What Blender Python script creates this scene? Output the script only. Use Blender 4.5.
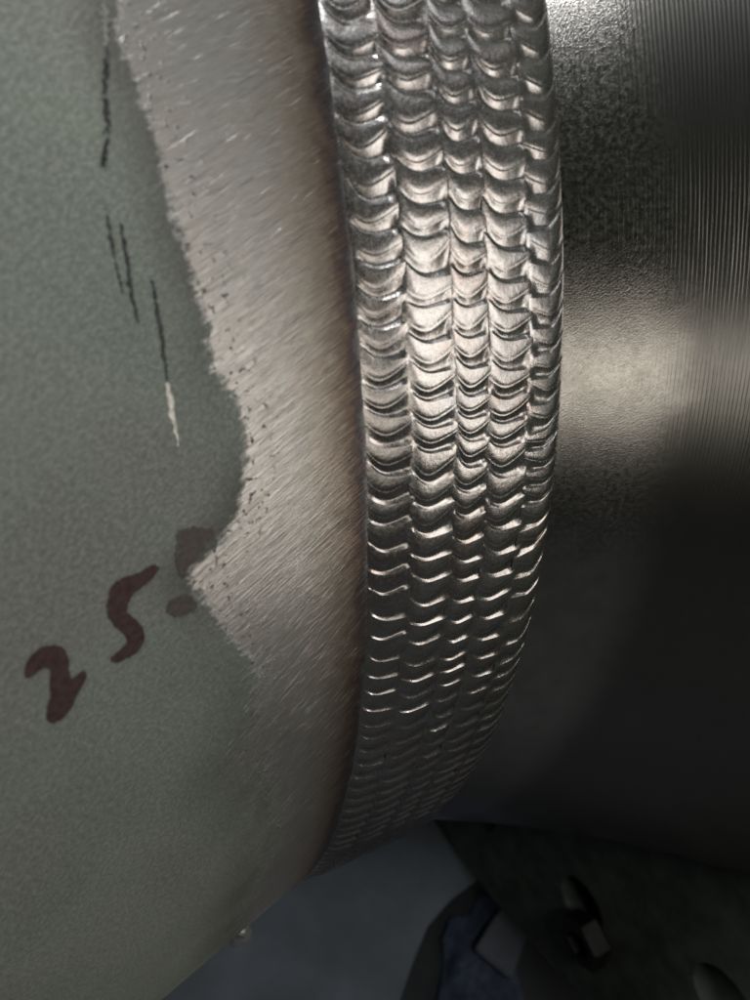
import bpy, bmesh, math, random
import numpy as np
from mathutils import Vector, Matrix
random.seed(7); rng = np.random.default_rng(7)
for o in list(bpy.data.objects): bpy.data.objects.remove(o)
scene = bpy.context.scene
C = scene.collection

# ------------------------------------------------------------------ camera
R = 0.110                       # outside radius of the pipe at the weld (an 8 inch joint)
TH = math.radians(20.0)         # turn of the joint about its own axis
fwd = Vector((0.43242245, 0.56431914, -0.70324585))
up = Vector((0.22889114, 0.68568634, 0.69097257))
right = Vector((0.87213512, -0.45975879, 0.16733852))
cam_d = bpy.data.cameras.new('camera'); cam = bpy.data.objects.new('camera', cam_d); C.objects.link(cam)
cam.matrix_world = Matrix(((right.x, up.x, -fwd.x, -0.026306563), (right.y, up.y, -fwd.y, -0.137185219),
                           (right.z, up.z, -fwd.z, 0.084619566), (0, 0, 0, 1)))
cam_d.sensor_fit = 'VERTICAL'; cam_d.sensor_height = 36.0; cam_d.lens = 29.197
cam_d.clip_start = 0.002; cam_d.clip_end = 50
cam_d.dof.use_dof = True; cam_d.dof.focus_distance = 0.075; cam_d.dof.aperture_fstop = 50.0
scene.camera = cam

# ------------------------------------------------------------------ light
world = bpy.data.worlds.new('World'); scene.world = world; world.use_nodes = True
bg = world.node_tree.nodes['Background']; bg.inputs[0].default_value = (0.58, 1.0, 0.52, 1); bg.inputs[1].default_value = 0.007
def area(name, x, psi, dist, sx, sy, power, col, aim=(0.01, 0, 0)):
    """lamp parallel to the pipe axis, psi degrees above the horizon in front of the pipe"""
    l = bpy.data.lights.new(name, 'AREA'); l.shape = 'RECTANGLE'; l.size = sx; l.size_y = sy
    l.energy = power; l.color = col
    o = bpy.data.objects.new(name, l); C.objects.link(o)
    a = math.radians(psi)
    o.location = (x, -dist * math.cos(a), dist * math.sin(a))
    d = Vector((x, aim[1], aim[2])) - o.location
    o.rotation_euler = d.to_track_quat('-Z', 'Y').to_euler()
    return o
area('window_light', 0.00, 11.5, 1.1, 0.46, 0.19, 0.42, (1.0, 0.93, 0.83))
area('far_window_light', 0.65, 22.0, 1.1, 0.60, 0.45, 2.0, (1.0, 0.95, 0.89))
area('sanded_fill_light', 0.79, 3.5, 1.1, 0.28, 0.18, 0.85, (1.0, 0.94, 0.86))  # added fill lamp, brightens the sanded metal at mid height
area('roof_light', -0.50, 106.0, 1.3, 1.3, 0.60, 34.0, (0.94, 0.98, 0.96))
area('ceiling_lamp', -0.17, 67.0, 1.5, 0.6, 0.15, 6.0, (0.97, 0.98, 1.0))
area('sanded_top_fill_light', 0.70, 60.0, 1.5, 0.42, 0.12, 0.5, (0.97, 0.98, 1.0))  # small lamp added only to lift the top of the sanded metal
scene.view_settings.view_transform = 'Standard'; scene.view_settings.look = 'None'
scene.view_settings.exposure = 0.0; scene.view_settings.gamma = 1.0; scene.view_settings.use_curve_mapping = False
scene.render.engine = 'CYCLES'

# ------------------------------------------------------------------ helpers
def tag(o, label=None, cat=None, group=None, kind=None):
    if label: o['label'] = label
    if cat: o['category'] = cat
    if group: o['group'] = group
    if kind: o['kind'] = kind
    return o
def link(name, me, mat, parent=None):
    o = bpy.data.objects.new(name, me); C.objects.link(o)
    if mat: me.materials.append(mat)
    if parent is not None:
        o.parent = parent
        loc = parent.location.copy()
        p = parent.parent
        while p is not None:
            loc += p.location; p = p.parent
        o.location = -loc
    return o
def grid_mesh(name, P, wrap=False, uv=None, smooth=True, attrs=None):
    """P (n,m,3) -> quads; uv (n,m,2) in millimetres; attrs name -> (n,m)"""
    n, m = P.shape[:2]
    i, j = np.meshgrid(np.arange(n - 1), np.arange(m - 1 if not wrap else m), indexing='ij')
    j2 = (j + 1) % m
    F = np.stack([i * m + j, i * m + j2, (i + 1) * m + j2, (i + 1) * m + j], -1).reshape(-1, 4)
    me = bpy.data.meshes.new(name)
    me.from_pydata([], [], [])
    me.vertices.add(n * m); me.vertices.foreach_set('co', P.reshape(-1).astype(np.float32))
    nf = len(F)
    me.loops.add(nf * 4); me.loops.foreach_set('vertex_index', F.reshape(-1).astype(np.int32))
    me.polygons.add(nf); me.polygons.foreach_set('loop_start', np.arange(0, nf * 4, 4, dtype=np.int32))
    me.update(calc_edges=True)
    if uv is not None:
        l = me.uv_layers.new(name='UVMap')
        l.data.foreach_set('uv', uv.reshape(-1, 2)[F.reshape(-1)].reshape(-1).astype(np.float32))
    for k, v in (attrs or {}).items():
        a = me.attributes.new(k, 'FLOAT', 'POINT'); a.data.foreach_set('value', v.reshape(-1).astype(np.float32))
    me.polygons.foreach_set('use_smooth', np.full(nf, smooth)); me.validate()
    return me
def cyl(x, r, ph):
    """point of the joint: x along the axis, ph the angle measured up from the camera side (before the turn TH)"""
    x, r, ph = np.broadcast_arrays(x, r, ph)
    return np.stack([x, -r * np.cos(ph + TH), r * np.sin(ph + TH)], -1)
def smooth(a, b, x):
    t = np.clip((x - a) / (b - a), 0, 1); return t * t * (3 - 2 * t)
def bm_obj(name, bm, mat, parent=None, smooth_=False):
    me = bpy.data.meshes.new(name); bm.to_mesh(me); bm.free()
    if smooth_:
        for p in me.polygons: p.use_smooth = True
    return link(name, me, mat, parent)

# ------------------------------------------------------------------ material helpers
class NT:
    def __init__(s, name):
        s.m = bpy.data.materials.new(name); s.m.use_nodes = True; s.t = s.m.node_tree
        s.b = s.t.nodes['Principled BSDF']
    def n(s, kind, **kw):
        nd = s.t.nodes.new(kind)
        for k, v in kw.items(): setattr(nd, k, v)
        return nd
    def put(s, sock, v):
        if isinstance(v, bpy.types.NodeSocket): s.t.links.new(v, sock)
        elif v is not None: sock.default_value = v
    def math(s, op, a, b=None, c=None, clamp=False):
        nd = s.n('ShaderNodeMath', operation=op, use_clamp=clamp)
        s.put(nd.inputs[0], a); s.put(nd.inputs[1], b)
        if c is not None: s.put(nd.inputs[2], c)
        return nd.outputs[0]
    def rng(s, v, a, b, c=0.0, d=1.0, mode='SMOOTHSTEP'):
        nd = s.n('ShaderNodeMapRange', interpolation_type=mode)
        s.put(nd.inputs[0], v); s.put(nd.inputs[1], a); s.put(nd.inputs[2], b); s.put(nd.inputs[3], c); s.put(nd.inputs[4], d)
        return nd.outputs[0]
    def mixf(s, f, a, b):
        nd = s.n('ShaderNodeMix', data_type='FLOAT'); s.put(nd.inputs[0], f); s.put(nd.inputs[2], a); s.put(nd.inputs[3], b)
        return nd.outputs[0]
    def mixc(s, f, a, b, mode='MIX'):
        nd = s.n('ShaderNodeMix', data_type='RGBA', blend_type=mode)
        s.put(nd.inputs[0], f)
        for k, v in ((6, a), (7, b)):
            s.put(nd.inputs[k], v if isinstance(v, bpy.types.NodeSocket) else (*v, 1))
        return nd.outputs[2]
    def noise(s, vec, scale, detail=2.0, rough=0.5, dist=0.0):
        nd = s.n('ShaderNodeTexNoise'); s.put(nd.inputs['Vector'], vec)
        nd.inputs['Scale'].default_value = scale; nd.inputs['Detail'].default_value = detail
        nd.inputs['Roughness'].default_value = rough; nd.inputs['Distortion'].default_value = dist
        return nd.outputs[0]
    def mapping(s, vec, rot=0.0, scale=(1, 1, 1), loc=(0, 0, 0)):
        nd = s.n('ShaderNodeMapping', vector_type='TEXTURE')
        s.put(nd.inputs[0], vec); nd.inputs[1].default_value = loc; nd.inputs[2].default_value = (0, 0, rot)
        nd.inputs[3].default_value = tuple(1.0 / k for k in scale)
        return nd.outputs[0]
    def uv(s): return s.n('ShaderNodeUVMap', uv_map='UVMap').outputs[0]
    def sep(s, v):
        nd = s.n('ShaderNodeSeparateXYZ'); s.put(nd.inputs[0], v); return nd.outputs
    def attr(s, k): return s.n('ShaderNodeAttribute', attribute_name=k).outputs['Fac']
    def bump(s, h, dist, strength=1.0, normal=None):
        nd = s.n('ShaderNodeBump'); nd.inputs['Strength'].default_value = strength
        nd.inputs['Distance'].default_value = dist
        s.put(nd.inputs['Height'], h)
        if normal is not None: s.put(nd.inputs['Normal'], normal)
        return nd.outputs[0]
    def ramp(s, v, stops, interp='LINEAR'):
        nd = s.n('ShaderNodeValToRGB'); nd.color_ramp.interpolation = interp
        e = nd.color_ramp.elements
        while len(e) < len(stops): e.new(0.5)
        for k, (pos, col) in zip(e, stops): k.position = pos; k.color = (*col, 1)
        s.put(nd.inputs[0], v); return nd.outputs[0]
    def done(s, col=None, rough=None, metal=None, normal=None, spec=None):
        for k, v in (('Base Color', col), ('Roughness', rough), ('Metallic', metal), ('Normal', normal), ('Specular IOR Level', spec)):
            if v is not None: s.put(s.b.inputs[k], (*v, 1) if isinstance(v, tuple) else v)
        return s.m

def streaks(M, uv, ang, fine=1.0):
    """sanding strokes, running along ang (degrees) in the unrolled surface"""
    a = M.noise(M.mapping(uv, math.radians(ang), (0.22 * fine, 5.5 * fine, 1)), 1.0, 3.0, 0.65)
    b = M.noise(M.mapping(uv, math.radians(ang + 5), (0.5 * fine, 12.0 * fine, 1), (3, 1, 0)), 1.0, 2.0, 0.6)
    return M.math('ADD', M.math('MULTIPLY', a, 0.6), M.math('MULTIPLY', b, 0.4))

def mat_pipe(name, ink=0.0):
    M = NT(name); uv = M.uv(); xyz = M.sep(uv); x, v = xyz[0], xyz[1]
    # painted, sand-textured body
    g1 = M.noise(M.mapping(uv, math.radians(35), (2.4, 3.6, 1)), 1.0, 6.0, 0.8)
    g2 = M.noise(uv, 7.0, 2.0, 0.6)
    grain = M.math('ADD', M.math('MULTIPLY', g1, 0.65), M.math('MULTIPLY', g2, 0.35))
    big = M.noise(uv, 0.11, 3.0, 0.55)
    pc = M.mixc(M.rng(big, 0.35, 0.65), (0.186, 0.220, 0.178), (0.228, 0.254, 0.208))
    big2 = M.noise(uv, 0.075, 4.0, 0.6, 0.4)
    pc = M.mixc(M.rng(big2, 0.45, 0.68, 0.0, 0.75), pc, (0.200, 0.187, 0.160))
    pc = M.mixc(M.rng(grain, 0.42, 0.62), M.mixc(0.22, pc, (0.05, 0.055, 0.05)), M.mixc(0.5, pc, (0.44, 0.46, 0.42)))
    if ink:
        dab = M.noise(uv, 2.2, 3.0, 0.6)
        pc = M.mixc(M.rng(dab, 0.25, 0.75, ink, ink - 0.14), pc, (0.050, 0.016, 0.017))
        return M.done(pc, M.rng(grain, 0.3, 0.7, 0.62, 0.45), 0.0, M.bump(grain, 0.00013, 0.85), 0.4)
    sd = M.attr('sd')
    # ragged edge of the area sanded to bare metal
    e1 = M.noise(uv, 1.1, 4.0, 0.7); e2 = M.noise(M.mapping(uv, math.radians(22), (0.6, 4.0, 1)), 1.0, 2.0)
    edge = M.math('ADD', sd, M.math('ADD', M.math('MULTIPLY', M.math('SUBTRACT', e1, 0.5), 2.2), M.math('MULTIPLY', M.math('SUBTRACT', e2, 0.5), 1.0)))
    low = M.rng(v, -1.0, -12.0)                       # lower down the sanding was lighter and leaves paint between strokes
    pits = M.noise(uv, 2.0, 2.0, 0.5)
    near = M.rng(sd, 0.0, 4.0, 1.0, 0.0)
    hole = M.math('MULTIPLY', M.math('MULTIPLY', M.rng(pits, 0.60, 0.70), near), M.rng(sd, -0.3, 0.5))
    s_top = streaks(M, uv, 20); s_low = streaks(M, uv, 33)
    st = M.mixf(M.rng(v, 2.0, -10.0), s_top, s_low)
    edge = M.math('ADD', edge, M.math('MULTIPLY', M.math('MULTIPLY', M.math('SUBTRACT', st, 0.54), 24.0), low))
    bare = M.math('MULTIPLY', M.rng(edge, -0.25, 0.35), M.math('SUBTRACT', 1.0, M.math('MULTIPLY', hole, 0.85)), clamp=True)
    scuff_shade = M.math('MULTIPLY', M.rng(sd, -3.6, 0.3), M.rng(big, 0.30, 0.62))
    smear_shade = M.math('MULTIPLY', M.math('MULTIPLY', M.rng(sd, -7.5, 0.5), M.rng(v, 1.0, -12.0)), M.rng(big2, 0.25, 0.60, 0.35, 1.0))
    scuff_shade = M.math('MAXIMUM', scuff_shade, smear_shade)      # border grime, plus painted shade that darkens the lower paint
    pc = M.mixc(M.math('MULTIPLY', scuff_shade, 0.62), pc, (0.055, 0.048, 0.040))
    # bare steel with sanding strokes and the heat tint next to the weld
    sp1 = M.noise(M.mapping(uv, math.radians(27), (0.35, 8.0, 1), (7, 2, 0)), 1.0, 1.0, 0.5)
    sp2 = M.noise(M.mapping(uv, math.radians(8), (0.30, 9.0, 1), (1, 9, 0)), 1.0, 1.0, 0.5)
    cut = M.math('MAXIMUM', M.rng(sp1, 0.64, 0.74), M.math('MULTIPLY', M.rng(sp2, 0.67, 0.76), 0.7))     # deeper single scratches
    dull = M.math('MULTIPLY', M.rng(sp1, 0.36, 0.28), 0.6)
    mott = M.noise(uv, 0.45, 4.0, 0.6)
    mc = M.mixc(M.rng(st, 0.36, 0.66), (0.50, 0.47, 0.435), (0.97, 0.95, 0.92))
    mc = M.mixc(M.math('MULTIPLY', M.rng(mott, 0.35, 0.7), 0.45), mc, (0.80, 0.72, 0.65))
    mc = M.mixc(M.math('MULTIPLY', cut, 0.8), mc, (0.95, 0.94, 0.92)); mc = M.mixc(dull, mc, (0.30, 0.28, 0.26))
    dx = M.math('ADD', M.math('MULTIPLY', x, -1.0), M.math('MULTIPLY', M.math('SUBTRACT', M.noise(uv, 0.55, 5.0, 0.75), 0.5), 3.4))
    dx = M.math('ADD', dx, M.math('MULTIPLY', M.math('SUBTRACT', st, 0.5), 1.2))
    tint = M.ramp(M.rng(dx, 0.0, 7.5, mode='LINEAR'), [(0.0, (0.36, 0.37, 0.39)), (0.05, (0.23, 0.225, 0.25)), (0.10, (0.25, 0.205, 0.215)),
                  (0.18, (0.38, 0.30, 0.26)), (0.32, (0.60, 0.515, 0.455)), (0.58, (0.87, 0.82, 0.77)), (0.9, (1, 1, 1))])
    mc = M.mixc(1.0, mc, tint, 'MULTIPLY')
    col = M.mixc(hole, M.mixc(bare, pc, mc), (0.06, 0.06, 0.055))
    rough = M.mixf(bare, M.rng(grain, 0.3, 0.7, 0.60, 0.42), M.rng(st, 0.3, 0.7, 0.45, 0.33))
    h = M.mixf(bare, grain, M.math('ADD', M.math('SUBTRACT', M.math('MULTIPLY', st, 0.55), M.math('MULTIPLY', cut, 0.09)), M.math('MULTIPLY', bare, -0.10)))
    M.b.inputs['Anisotropic'].default_value = 0.0
    return M.done(col, rough, bare, M.bump(h, 0.00013, 0.85), 0.4)

def mat_weld():
    M = NT('weld_metal'); uv = M.uv(); xyz = M.sep(uv)
    f = M.noise(uv, 9.0, 3.0, 0.6); c = M.noise(uv, 0.7, 3.0, 0.6); d = M.noise(uv, 2.6, 2.0, 0.5)
    col = M.mixc(M.rng(c, 0.35, 0.7), (0.57, 0.55, 0.53), (0.52, 0.475, 0.455))
    tn = M.noise(uv, 0.16, 3.0, 0.6)
    col = M.mixc(M.rng(tn, 0.50, 0.72, 0.0, 0.55), col, (0.50, 0.40, 0.36))
    col = M.mixc(M.rng(tn, 0.42, 0.28, 0.0, 0.5), col, (0.44, 0.46, 0.50))
    col = M.mixc(M.rng(f, 0.55, 0.85, 0.0, 0.18), col, (0.36, 0.34, 0.32))
    rough = M.math('ADD', M.rng(f, 0.3, 0.75, 0.20, 0.28), M.math('MULTIPLY', M.rng(d, 0.4, 0.7), 0.05))
    h = M.math('ADD', M.math('MULTIPLY', f, 0.16), M.math('MULTIPLY', d, 0.9))
    return M.done(col, rough, 1.0, M.bump(h, 0.000022, 0.6))

def mat_hub():
    M = NT('turned_steel'); uv = M.uv(); xyz = M.sep(uv); x, v = xyz[0], xyz[1]
    n1 = M.noise(uv, 0.35, 4.0, 0.6); n2 = M.noise(uv, 2.2, 4.0, 0.7); n3 = M.noise(M.mapping(uv, math.radians(50), (2.2, 6.5, 1)), 1.0, 3.0, 0.7); n4 = M.noise(uv, 6.0, 3.0, 0.7)
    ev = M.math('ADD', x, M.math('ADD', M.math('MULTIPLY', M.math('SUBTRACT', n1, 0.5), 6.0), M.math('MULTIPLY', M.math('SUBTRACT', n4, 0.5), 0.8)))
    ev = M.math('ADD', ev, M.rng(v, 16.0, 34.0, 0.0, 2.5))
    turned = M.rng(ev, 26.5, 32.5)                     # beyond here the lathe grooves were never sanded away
    wob = M.math('MULTIPLY', M.noise(M.mapping(uv, 0, (0.6, 0.12, 1)), 1.0, 2.0), 0.25)
    gr = M.math('SINE', M.math('MULTIPLY', M.math('ADD', x, wob), 2 * math.pi / 0.34))
    ring = M.noise(M.mapping(uv, 0, (4.5, 0.05, 1)), 1.0, 3.0, 0.7)
    groove = M.math('ADD', M.math('MULTIPLY', gr, 0.19), M.math('MULTIPLY', ring, 0.40))
    sand = M.math('ADD', M.math('MULTIPLY', n3, 0.34), M.math('MULTIPLY', n4, 0.30))
    sand = M.math('ADD', sand, M.math('MULTIPLY', groove, 0.28))
    h = M.mixf(turned, sand, groove)
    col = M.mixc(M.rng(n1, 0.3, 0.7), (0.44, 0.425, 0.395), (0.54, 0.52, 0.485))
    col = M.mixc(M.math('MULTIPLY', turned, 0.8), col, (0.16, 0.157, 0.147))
    rough = M.mixf(turned, M.rng(n2, 0.3, 0.7, 0.15, 0.24), 0.24)
    return M.done(col, rough, 1.0, M.bump(h, 0.000045, 0.75))

def mat_simple(name, col, rough, metal=0.0, nscale=60.0, var=0.35, bump=0.0004, spec=0.4):
    M = NT(name); co = M.n('ShaderNodeTexCoord').outputs['Object']
    a = M.noise(co, nscale, 5.0, 0.6); b = M.noise(co, nscale * 0.15, 3.0, 0.6)
    c = M.mixc(M.rng(a, 0.3, 0.7), tuple(k * (1 - var) for k in col), tuple(k * (1 + var) for k in col))
    c = M.mixc(M.math('MULTIPLY', M.rng(b, 0.4, 0.7), 0.4), c, tuple(k * (1 - var) for k in col))
    return M.done(c, M.rng(a, 0.3, 0.7, rough + 0.08, rough - 0.08), metal, M.bump(a, bump, 0.6), spec)

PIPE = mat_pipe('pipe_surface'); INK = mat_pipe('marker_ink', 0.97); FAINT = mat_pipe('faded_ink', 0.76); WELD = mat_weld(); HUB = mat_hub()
SCR_D = mat_simple('dark_gouge', (0.060, 0.060, 0.062), 0.45, 0.4, 2500, 0.5, 0.0001)
SCR_L = mat_simple('bright_gouge', (0.62, 0.60, 0.56), 0.42, 1.0, 2500, 0.2, 0.0001)
FLANGE = mat_simple('flange_dark', (0.060, 0.068, 0.054), 0.6, 0.0, 120, 0.35, 0.0002)
STEEL = mat_simple('galvanised', (0.045, 0.045, 0.040), 0.5, 1.0, 150, 0.2, 0.0001)
FLOOR = mat_simple('floor_concrete', (0.012, 0.0135, 0.015), 0.8, 0.0, 14, 0.25, 0.0012)
BRIGHT = mat_simple('bright_steel', (0.70, 0.69, 0.66), 0.30, 1.0, 200, 0.1, 0.0001)
BLUE = mat_simple('blue_cloth', (0.022, 0.030, 0.050), 0.9, 0.0, 300, 0.35, 0.0006)
PANEL = mat_simple('blue_grey_sheet', (0.092, 0.108, 0.126), 0.6, 0.0, 30, 0.2, 0.0002)
PALE = mat_simple('pale_sheet', (0.060, 0.068, 0.080), 0.5, 0.3, 90, 0.2, 0.0002)

# ------------------------------------------------------------------ setting
ZF = -0.2240
xs = np.linspace(-3, 3, 61); ys = np.linspace(-3, 3, 61)
gx, gy = np.meshgrid(xs, ys, indexing='ij')
fl = link('floor', grid_mesh('floor', np.stack([gx, gy, np.full_like(gx, ZF)], -1)), FLOOR); tag(fl, kind='structure')

# ------------------------------------------------------------------ the welded joint
root = bpy.data.objects.new('welded_pipe_joint', None); C.objects.link(root)
root.location = (0.1, 0, ZF); root.empty_display_size = 0.05
tag(root, 'steel pipe joined to a flange by a wide weld of rippled beads', 'pipe joint')

# --- pipe: conical shell, wide end away from the weld
SL = -0.26203
BORD = [(-13.78, 35.33), (-14.0, 33.44), (-13.4, 30.63), (-13.04, 27.43), (-12.77, 24.34), (-12.22, 21.62), (-11.8, 18.49), (-11.99, 16.18), (-10.97, 15.07), (-10.33, 13.05), (-10.28, 10.75), (-10.99, 7.55), (-12.61, 5.59), (-15.46, 4.03), (-14.87, 2.45), (-13.05, -2.04), (-11.64, -5.15), (-11.36, -7.71), (-11.97, -10.88), (-13.71, -13.7), (-11.77, -16.47), (-10.8, -21.47), (-9.78, -27.47), (-9.99, -33.51), (-11.52, -36.39), (-11.95, -43.36)]
S_MAX = math.pi * 110
poly = np.array([(5, S_MAX + 9), (-12.5, S_MAX + 9), (-12.5, 200), (-14.5, 90), (-13.2, 50), (-14.2, 40)] + BORD + [(-11, -60), (-12.5, -120), (-12, -S_MAX - 9), (5, -S_MAX - 9)], float)
def signed(poly, P):
    a = poly; b = np.roll(poly, -1, 0); ab = b - a
    d = np.full(len(P), 1e9); ins = np.zeros(len(P), bool)
    for k in range(len(a)):
        t = np.clip(((P - a[k]) @ ab[k]) / (ab[k] @ ab[k]), 0, 1)
        d = np.minimum(d, np.linalg.norm(P - (a[k] + t[:, None] * ab[k]), axis=1))
        c = (a[k, 1] > P[:, 1]) != (b[k, 1] > P[:, 1])
        if ab[k, 1] != 0: ins ^= c & (P[:, 0] < ab[k, 0] * (P[:, 1] - a[k, 1]) / ab[k, 1] + a[k, 0])
    return np.where(ins, d, -d)
px = np.concatenate([np.linspace(-0.60, -0.44, 5), np.linspace(-0.42, -0.055, 26), np.linspace(-0.05, 0.0006, 140)])
pph = np.concatenate([np.linspace(-math.pi, -0.62, 90, endpoint=False), np.linspace(-0.62, 0.52, 300, endpoint=False), np.linspace(0.52, math.pi, 90, endpoint=False)])
def pipe_r(x): return np.where(x < -0.43, R - SL * 0.43, R + SL * np.minimum(x, 0))
X, PH = np.meshgrid(px, pph, indexing='ij')
UVp = np.stack([X * 1000, PH * 110], -1)
SDv = np.clip(signed(poly, UVp.reshape(-1, 2)), -20, 20).reshape(X.shape)
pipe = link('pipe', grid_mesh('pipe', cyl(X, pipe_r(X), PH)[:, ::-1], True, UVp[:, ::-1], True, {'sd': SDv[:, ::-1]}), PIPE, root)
pipe['label'] = 'dull grey painted pipe sanded to bare metal beside the weld'
xi = np.array([-0.60, -0.43, 0.0, 0.019]); Xi, Pi = np.meshgrid(xi, np.linspace(-math.pi, math.pi, 120, endpoint=False), indexing='ij')
link('bore', grid_mesh('bore', cyl(Xi, np.maximum(pipe_r(Xi), 0) - 0.016, Pi), True), FLANGE, root)

def inside(poly, P):
    return signed(np.array(poly, float), P) 
def decal(name, polys, mat, cell=0.05, lift=0.00006, jag=0.022):
    """thin film of ink that hugs the pipe, cut out of a fine grid; polygons in (mm along axis, mm round)"""
    allp = np.concatenate([np.array(p) for p in polys]); lo = allp.min(0) - 0.4; hi = allp.max(0) + 0.4
    nx, ny = ((hi - lo) / cell).astype(int) + 1
    cx, cy = np.meshgrid(lo[0] + (np.arange(nx) + .5) * cell, lo[1] + (np.arange(ny) + .5) * cell, indexing='ij')
    P = np.stack([cx, cy], -1).reshape(-1, 2)
    sd = np.max([inside(p, P) for p in polys], axis=0).reshape(nx, ny)
    nz = rng.normal(size=(nx, ny)); k = np.array([1, 2, 3, 2, 1.]); k /= k.sum()
    for ax in (0, 1): nz = np.apply_along_axis(lambda a: np.convolve(a, k, 'same'), ax, nz)
    keep = (sd + nz / nz.std() * jag) > -0.02
    idx = -np.ones((nx + 1, ny + 1), int); verts = []; uvs = []; faces = []
    def vid(i, j):
        if idx[i, j] < 0:
            idx[i, j] = len(verts); x, s = lo[0] + i * cell, lo[1] + j * cell
            x_ = x / 1000; ph = s / 110
            verts.append(tuple(cyl(x_, R + SL * x_ + lift, ph))); uvs.append((x, s))
        return idx[i, j]
    for i in range(nx):
        for j in range(ny):
            if keep[i, j]: faces.append((vid(i, j), vid(i + 1, j), vid(i + 1, j + 1), vid(i, j + 1)))
    me = bpy.data.meshes.new(name); me.from_pydata(verts, [], faces)
    l = me.uv_layers.new(name='UVMap')
    for lp in me.loops: l.data[lp.index].uv = uvs[lp.vertex_index]
    for p in me.polygons: p.use_smooth = True
    return link(name, me, mat, pipe)
def chaikin(p, n=2):
    p = np.array(p, float)
    for _ in range(n):
        q = np.roll(p, -1, 0); p = np.stack([p * .75 + q * .25, p * .25 + q * .75], 1).reshape(-1, 2)
    return p
D2 = [(-25.94, 2.52), (-25.72, 2.98), (-25.1, 3.45), (-24.24, 3.35), (-23.64, 2.81), (-23.55, 1.93), (-23.68, 1.03), (-23.67, 0.52), (-22.98, 0.83), (-22.71, 0.53), (-22.82, 0.16), (-23.43, -0.5), (-24.01, -1.31), (-24.73, -1.77), (-25.24, -1.7), (-25.5, -1.14), (-25.22, -0.31), (-24.9, 0.25), (-24.88, 0.97), (-24.59, 1.78), (-24.88, 2.17), (-25.31, 2.17), (-25.82, 1.87), (-26.05, 2.16)]
D5 = [(-17.29, 5.38), (-17.22, 5.12), (-18.0, 4.61), (-19.19, 4.31), (-19.61, 3.79), (-19.71, 3.23), (-19.15, 2.47), (-18.78, 1.4), (-19.06, 0.52), (-19.86, 0.17), (-20.78, 0.21), (-21.22, 0.53), (-21.17, 0.83), (-20.42, 0.99), (-19.9, 1.35), (-20.12, 2.09), (-20.66, 2.85), (-20.89, 3.68), (-20.66, 4.74), (-20.2, 5.46), (-19.53, 5.58), (-18.55, 5.44), (-17.6, 5.63)]
D3a = [(-15.74, 7.0), (-15.25, 7.12), (-14.31, 6.86), (-12.9, 6.1), (-13.9, 5.51), (-14.58, 4.87), (-15.4, 4.35), (-15.67, 3.84), (-16.03, 4.25), (-16.08, 5.6)]
D3b = [(-17.12, 2.62), (-15.86, 2.84), (-15.1, 1.91), (-15.1, 1.3), (-16.33, 1.25), (-17.11, 1.85)]
decal('handwritten_digit', [chaikin(D2)], INK)['label'] = 'thick dark red handwritten 2'
decal('handwritten_digit', [chaikin(D5)], INK)['label'] = 'dark red handwritten 5'
decal('handwritten_digit', [chaikin(D3a, 1), chaikin(D3b, 1)], FAINT, jag=0.05)['label'] = 'remains of a third digit, mostly sanded away'
def strip(pts, w0, w1):
    p = np.array(pts, float); k = np.linspace(0, len(p) - 1, 14); p = np.stack([np.interp(k, np.arange(len(p)), p[:, c]) for c in (0, 1)], 1); p[:, 0] += rng.normal(0, 0.03, 14)
    d = np.gradient(p, axis=0); nrm = np.stack([-d[:, 1], d[:, 0]], 1); nrm /= np.linalg.norm(nrm, axis=1)[:, None]
    w = (np.linspace(w0, w1, len(p)) * (0.25 + 0.55 * np.sin(np.linspace(0.25, math.pi - 0.1, len(p)))))[:, None]
    return np.concatenate([p + nrm * w, (p - nrm * w)[::-1]])
for pts, wa, wb, mt, jg in (([(-14.5, 35.24), (-14.61, 34.3), (-14.78, 33.13)], .26, .10, SCR_L, .12),
                        ([(-14.83, 32.89), (-15.43, 30.99), (-15.54, 29.58), (-16.35, 27.44)], .10, .14, SCR_D, .12),
                        ([(-16.61, 25.28), (-16.65, 23.57), (-16.62, 21.04)], .10, .08, SCR_D, .05),
                        ([(-15.99, 24.52), (-15.97, 22.76), (-16.05, 20.98), (-15.98, 19.55)], .13, .12, SCR_D, .05),
                        ([(-14.73, 21.61), (-14.73, 19.75), (-14.79, 17.84), (-14.85, 16.16)], .14, .11, SCR_D, .05),
                        ([(-14.88, 16.0), (-14.86, 14.31), (-14.75, 12.24)], .24, .10, SCR_L, .04)):
    o = decal('scratch', [strip(pts, wa, wb)], mt, 0.05, 0.00005, jg * 0.7)
    o['label'] = 'bright bare scratch' if mt is SCR_L else 'thin dark scratch'

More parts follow.
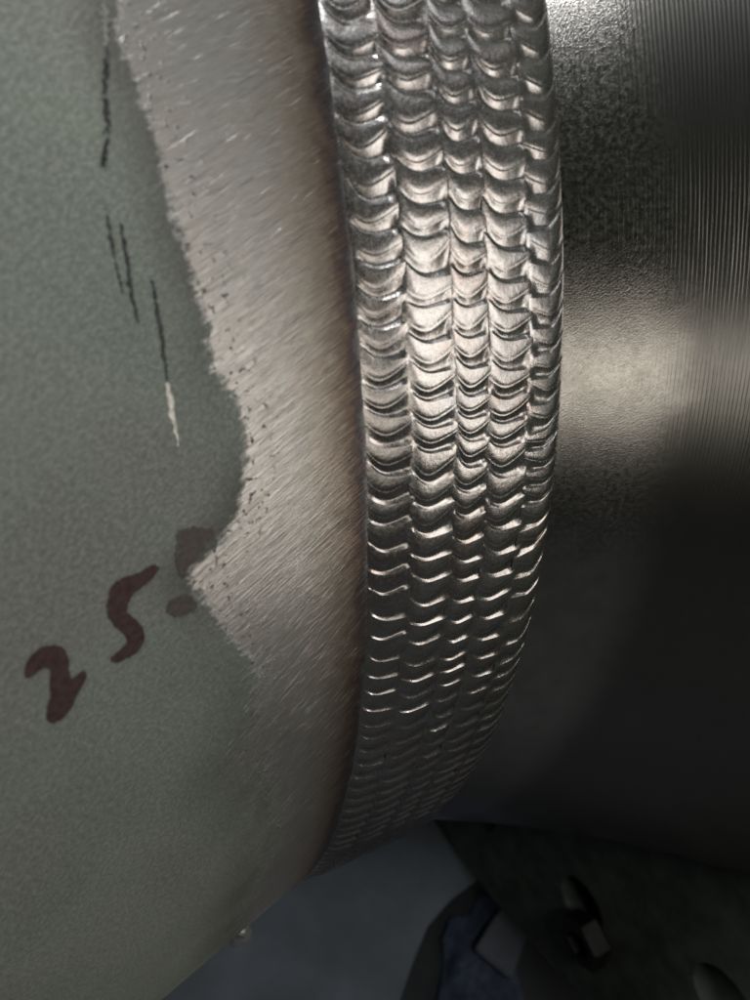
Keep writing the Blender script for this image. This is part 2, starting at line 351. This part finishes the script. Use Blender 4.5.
# --- weld: five beads, each a row of overlapping ripples
XB = [0.0, 0.0036, 0.0076, 0.0108, 0.0147, 0.0189]
PHI = [
 [0.3235, 0.3044, 0.2871, 0.2686, 0.2476, 0.2249, 0.2059, 0.187, 0.1676, 0.149, 0.1292, 0.1095, 0.0905, 0.0693, 0.0481, 0.0268, 0.0094, -0.0121, -0.0311, -0.05, -0.0747, -0.0938, -0.117, -0.1361, -0.1549, -0.1761, -0.1974, -0.2143, -0.2351, -0.2559, -0.2764],
 [0.3227, 0.3034, 0.284, 0.2608, 0.2396, 0.2203, 0.2012, 0.1779, 0.1591, 0.1358, 0.1158, 0.0965, 0.0766, 0.0589, 0.0345, 0.0154, -0.0079, -0.0279, -0.0479, -0.0709, -0.09, -0.11, -0.1335, -0.1523, -0.1722, -0.1906, -0.2144, -0.2354, -0.2578, -0.2802, -0.3006, -0.3225],
 [0.3329, 0.3149, 0.2962, 0.2772, 0.2545, 0.2361, 0.2138, 0.194, 0.1751, 0.155, 0.1344, 0.1132, 0.0934, 0.0774, 0.0602, 0.0401, 0.02, -0.0017, -0.0227, -0.0409, -0.0589, -0.0797, -0.1006, -0.1214, -0.141, -0.1560, -0.1735, -0.1944, -0.2186, -0.2372, -0.2609],
 [0.3345, 0.3124, 0.292, 0.2725, 0.2502, 0.2301, 0.2095, 0.1879, 0.167, 0.147, 0.1278, 0.1066, 0.0862, 0.0681, 0.0495, 0.0245, 0.0008, -0.0204, -0.0435, -0.0648, -0.0872, -0.1087, -0.1325, -0.1554, -0.1784, -0.2001, -0.2248, -0.2498, -0.2733, -0.2932],
 [0.323, 0.3027, 0.2808, 0.2581, 0.2419, 0.2204, 0.1991, 0.1746, 0.1542, 0.1319, 0.1147, 0.0955, 0.0758, 0.0555, 0.0401, 0.0227, 0.0081, -0.0068, -0.0269, -0.0487, -0.0748, -0.0959, -0.1226, -0.1501, -0.1729, -0.1917]]
PITCH = 0.0203 * R
def crown(x):
    xm = x * 1000
    rise = 0.62 * smooth(-1.2, 4.6, xm)
    t = np.clip((xm - 14.0) / 5.3, 0, 1)
    return (rise - 0.16 * t ** 1.6 - 3.0 * (1 - np.sqrt(np.clip(1 - t ** 7, 0, 1)))) / 1000
def curve(v, pts):
    return np.interp(v, [a for a, _ in pts], [b for _, b in pts])
def make_bead_fn(b):
    phs = list(PHI[b]); r_ = np.random.default_rng(100 + b)
    while phs[0] < 0.40: phs.insert(0, phs[0] + 0.0200 * r_.uniform(.93, 1.07))
    while phs[-1] > -0.44: phs.append(phs[-1] - 0.0206 * r_.uniform(.9, 1.1))
    n_vis = len(phs) - 1
    end = phs[0] - 2 * math.pi
    m = round((phs[-1] - end) / 0.0205); phs += list(np.linspace(phs[-1], end, m + 1)[1:])
    n = len(phs) - 1
    PA = np.array(phs); K = np.arange(n + 1)
    Kx = np.concatenate([K[:-1] - n, K, K[1:] + n]); Px = np.concatenate([PA[:-1] + 2 * math.pi, PA, PA[1:] - 2 * math.pi])
    per = lambda lo, hi: (lambda a: np.append(a, a[0]))(r_.uniform(lo, hi, n))
    hook = per(0.48, 0.80) + (0.5 if b == 4 else 0); sag = per(-0.04, 0.10); tilt = per(-0.10, 0.10); hs = -0.1; hp = 1.5 if b == 4 else 2.3
    amp = per(0.78, 1.22); rho0 = per(0.50, 0.62); flare = per(0.34, 0.50); skew = per(-0.15, 0.12)
    mir = -1.0 if b == 4 else 1.0
    x0, x1 = XB[b], XB[b + 1]
    wph = r_.uniform(0, 6.28, 3)
    def surf(i, us, ns, nl):
        """one ripple: i, us samples across the bead, ns rows on its plate and nl rows on the lens below its rim"""
        u = us[None, :] * mir                                         # -1 is the hooked side
        def off(j): return -hook[j] * np.clip((-u - hs) / (1.12 - hs), 0, 1.3) ** hp - sag[j] * np.clip(u, 0, 1.2) ** 1.5 + tilt[j] * u
        e = np.clip((u + 0.55 - skew[i]) / 1.6, 0, 1.1)
        rho = rho0[i] - flare[i] * e ** 1.9 - 0.05 * np.clip(-u - 0.3, 0, 1)      # rim of the plate, rising to the right
        s = np.linspace(0, 1, ns)[:, None]; lip = np.linspace(0, 1, 6)[1:, None]; q = np.linspace(0, 1, nl)[1:, None]
        lw = 0.125
        t = np.concatenate([s * rho, rho + lip * lw, rho + lw + q * (1 - rho - lw)], 0)
        gp = curve(s, [(0, .10), (.06, .04), (.5, .01), (.78, -.05), (.93, -.13), (1, -.26)])
        gi = curve(lip, [(0, -.26), (.2, -.10), (.4, .04), (.6, .03), (.8, -.18), (1, -.30)])
        gl = curve(q, [(0, -.30), (.08, -.25), (.56, -.13), (.66, .16), (.76, .36), (1, .46)])
        sh = lambda a: np.broadcast_to(a, (len(a), us.size))
        g = np.concatenate([sh(gp), sh(gi), sh(gl)], 0) * amp[i]
        dt = np.diff(t, axis=0)
        h = np.concatenate([np.zeros((1, us.size)), np.cumsum((g[1:] + g[:-1]) * .5 * dt, 0)], 0) * PITCH
        h = h - h[-1:] * t                                            # closes at the next ripple
        h = h * (1 - 0.80 * smooth(0.62, 1.02, np.abs(us))[None, :])   # passes fuse at their toes
        k = i + t + off(i) * (1 - t) + off(i + 1) * t
        ph = np.interp(k, Kx, Px)
        wob = 0.00011 * np.sin(k * .9 + wph[0]) + 0.00007 * np.sin(k * 2.3 + wph[1])
        x = (x0 + x1) / 2 + us[None, :] * (x1 - x0) / 2 + wob
        ua = us[None, :]
        dl = np.where(ua < 0, 0.3 if b == 4 else 1.0, 0.3 if b == 3 else 1.0)     # the last two passes melt into each other
        dome = 0.000025 * (1 - dl * np.abs(ua) ** 3) - 0.0003 * np.clip(np.abs(ua) - 1.0, 0, 1)
        r = R + crown(x) + dome + h
        return x, r, ph
    return surf, n, n_vis
US = np.concatenate([[-1.10], np.linspace(-1.02, 1.02, 22), [1.10]])
US_B = np.linspace(-1.16, 1.16, 9)
bead_label = ['weld bead against the pipe, leftmost of the five', 'second weld bead from the pipe', 'narrow middle weld bead', 'fourth weld bead from the pipe', 'outermost weld bead beside the flange neck']
for b in range(5):
    surf, n, n_vis = make_bead_fn(b)
    xs_, rs_, ps_ = [], [], []
    for i in range(n_vis, n):
        x, r, ph = surf(i, US_B, 4, 5); xs_.append(x); rs_.append(r); ps_.append(ph)
    x, r, ph = (np.concatenate(a) for a in (xs_, rs_, ps_))
    bead = link('weld_bead', grid_mesh('weld_bead', cyl(x, r, ph), False, np.stack([x * 1000, ph * 110], -1)), WELD, root)
    bead['label'] = bead_label[b]
    for i in range(n_vis):
        x, r, ph = surf(i, US, 11, 13)
        link('weld_ripple', grid_mesh('weld_ripple', cyl(x, r, ph), False, np.stack([x * 1000, ph * 110], -1)), WELD, bead)

# --- flange: turned neck that flares into a drilled ring
XF = 0.100; XW = 0.0185
def neck_r(x):
    d = np.clip(x - XW, 0, 1); return 0.1074 + 0.40 * d + 2.0 * d * d
nx_ = np.concatenate([np.linspace(XW, 0.06, 120), np.linspace(0.0605, XF + 0.001, 50)])
nph = np.linspace(-math.pi, math.pi, 720, endpoint=False)
Xn, Pn = np.meshgrid(nx_, nph, indexing='ij')
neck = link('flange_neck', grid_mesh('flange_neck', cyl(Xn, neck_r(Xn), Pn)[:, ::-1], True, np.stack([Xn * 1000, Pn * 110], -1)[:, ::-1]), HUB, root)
neck['label'] = 'bare turned steel neck with fine lathe grooves'
def disc(r, x0, x1, seg, y=0.0, z=0.0, bev=0.0):
    bm = bmesh.new(); rings = []
    for x, rr in ((x0, r - bev), (x0 + bev, r), (x1 - bev, r), (x1, r - bev)) if bev else ((x0, r), (x1, r)):
        rings.append([bm.verts.new((x, y + rr * math.cos(a), z + rr * math.sin(a))) for a in (2 * math.pi * k / seg for k in range(seg))])
    for a, c in zip(rings, rings[1:]):
        for k in range(seg): bm.faces.new((a[k], a[(k + 1) % seg], c[(k + 1) % seg], c[k]))
    bm.faces.new(rings[0][::-1]); bm.faces.new(rings[-1])
    bmesh.ops.recalc_face_normals(bm, faces=bm.faces)
    return bm
fo = bm_obj('flange_ring', disc(0.2238, XF, XF + 0.040, 240, bev=0.0012), FLANGE, root)
cb = bmesh.new()
BC = 0.188
hole_ang = [math.radians(-67.7 + 14.5 + 15 * k) for k in range(24)]
holes = [(-BC * math.cos(a), BC * math.sin(a)) for a in hole_ang]
for y, z in holes:
    d = disc(0.0085, XF - 0.02, XF + 0.06, 28, y, z); me_ = bpy.data.meshes.new('t'); d.to_mesh(me_); d.free(); cb.from_mesh(me_); bpy.data.meshes.remove(me_)
me_ = bpy.data.meshes.new('cutter'); cb.to_mesh(me_); cb.free()
cut = bpy.data.objects.new('cutter', me_); C.objects.link(cut)
md = fo.modifiers.new('holes', 'BOOLEAN'); md.object = cut; md.operation = 'DIFFERENCE'; md.solver = 'EXACT'
fo_parent_fix = fo.location.copy()
bpy.context.view_layer.update()
dg = bpy.context.evaluated_depsgraph_get()
newme = bpy.data.meshes.new_from_object(fo.evaluated_get(dg)); fo.modifiers.clear(); fo.data = newme; newme.name = 'flange_ring'
bpy.data.objects.remove(cut)
fo['label'] = 'dark flange ring drilled with bolt holes'
# hexagonal nut seated on the ring
def hexnut(r, h):
    bm = bmesh.new()
    rings = []
    for x, rr in ((0, r * .94), (-h * .12, r), (-h * .88, r), (-h, r * .93)):
        rings.append([bm.verts.new((x, rr * math.cos(a), rr * math.sin(a))) for a in (math.pi / 3 * k for k in range(6))])
    for a, c in zip(rings, rings[1:]):
        for k in range(6): bm.faces.new((a[k], a[(k + 1) % 6], c[(k + 1) % 6], c[k]))
    bm.faces.new(rings[0]); 
    inner = [bm.verts.new((-h, r * .55 * math.cos(math.pi / 3 * k), r * .55 * math.sin(math.pi / 3 * k))) for k in range(6)]
    for k in range(6): bm.faces.new((rings[-1][k], rings[-1][(k + 1) % 6], inner[(k + 1) % 6], inner[k]))
    deep = [bm.verts.new((-h * .2, r * .55 * math.cos(math.pi / 3 * k), r * .55 * math.sin(math.pi / 3 * k))) for k in range(6)]
    for k in range(6): bm.faces.new((inner[k], inner[(k + 1) % 6], deep[(k + 1) % 6], deep[k]))
    bm.faces.new(deep); bmesh.ops.recalc_face_normals(bm, faces=bm.faces)
    return bm

# ------------------------------------------------------------------ things on the floor
def slab(name, quad, z0, h, mat, bev=0.0006):
    bm = bmesh.new(); lo = [bm.verts.new((x, y, z0)) for x, y in quad]; hi = [bm.verts.new((x, y, z0 + h)) for x, y in quad]
    n = len(quad)
    for k in range(n): bm.faces.new((lo[k], lo[(k + 1) % n], hi[(k + 1) % n], hi[k]))
    bm.faces.new(lo[::-1]); bm.faces.new(hi); bmesh.ops.recalc_face_normals(bm, faces=bm.faces)
    bmesh.ops.bevel(bm, geom=bm.edges[:], offset=bev, segments=2, affect='EDGES')
    return bm_obj(name, bm, mat)
panel = slab('sheet_panel', [(0.106, -0.0805), (0.093, -0.0825), (0.081, -0.0865), (0.070, -0.0945), (0.058, -0.1045), (0.046, -0.117), (0.02, -0.155), (-0.25, -0.20), (-0.25, 0.22), (0.097, 0.22), (0.097, -0.030), (0.135, -0.030), (0.135, -0.062), (0.115, -0.079)], ZF + 0.0002, 0.0016, PANEL, 0.0003)
tag(panel, 'large pale blue-grey sheet lying on the dark floor under the pipe', 'sheet')
# folded cloth: wavy sheet with thickness
def cloth():
    n = 34; us = np.linspace(0, 1, n); A, B = np.meshgrid(us, us, indexing='ij')
    q = np.array([(0.108, -0.086), (0.083, -0.0905), (0.062, -0.125), (0.096, -0.150)])
    P = ((1 - A) * (1 - B))[..., None] * q[0] + (A * (1 - B))[..., None] * q[1] + (A * B)[..., None] * q[2] + ((1 - A) * B)[..., None] * q[3]
    h = 0.0012 + 0.0014 * (1 + np.sin(9 * A + 4 * B)) * np.sin(math.pi * A) * np.sin(math.pi * B) + 0.0006 * (1 + np.sin(17 * B - 6 * A))
    ex = 0.0016 * np.stack([np.sin(B * 9), np.sin(A * 11)], -1); P = P + ex
    top = np.concatenate([P, (ZF + h)[..., None]], -1)
    me = grid_mesh('shop_rag', top); o = link('shop_rag', me, BLUE)
    m = o.modifiers.new('thick', 'SOLIDIFY'); m.thickness = 0.0009; m.offset = 1
    return o
tag(cloth(), 'dark blue cloth crumpled on the floor beside the pale sheet', 'cloth')
off = slab('steel_offcut', [(0.1085, -0.0925), (0.1135, -0.1030), (0.0965, -0.1145), (0.0900, -0.1010)], ZF + 0.0062, 0.003, PALE)
tag(off, 'small pale steel offcut lying on the dark blue cloth', 'offcut')
nut = bm_obj('hex_nut', hexnut(0.0042, 0.004), BRIGHT); nut.rotation_euler = (0.3, math.radians(90), 0.4); nut.location = (0.0195, -0.0613, ZF + 0.0019)
tag(nut, 'small bright hex nut lying on the pale sheet below the pipe', 'nut')
# nut on the flange face, a part of the joint
fn = bm_obj('flange_nut', hexnut(0.0080, 0.006), STEEL, root)
fa = math.radians(-52.0); fn.location = Vector((XF, -0.1955 * math.cos(fa), 0.1955 * math.sin(fa))) - root.location
fn.rotation_euler = (math.radians(12), 0, 0)
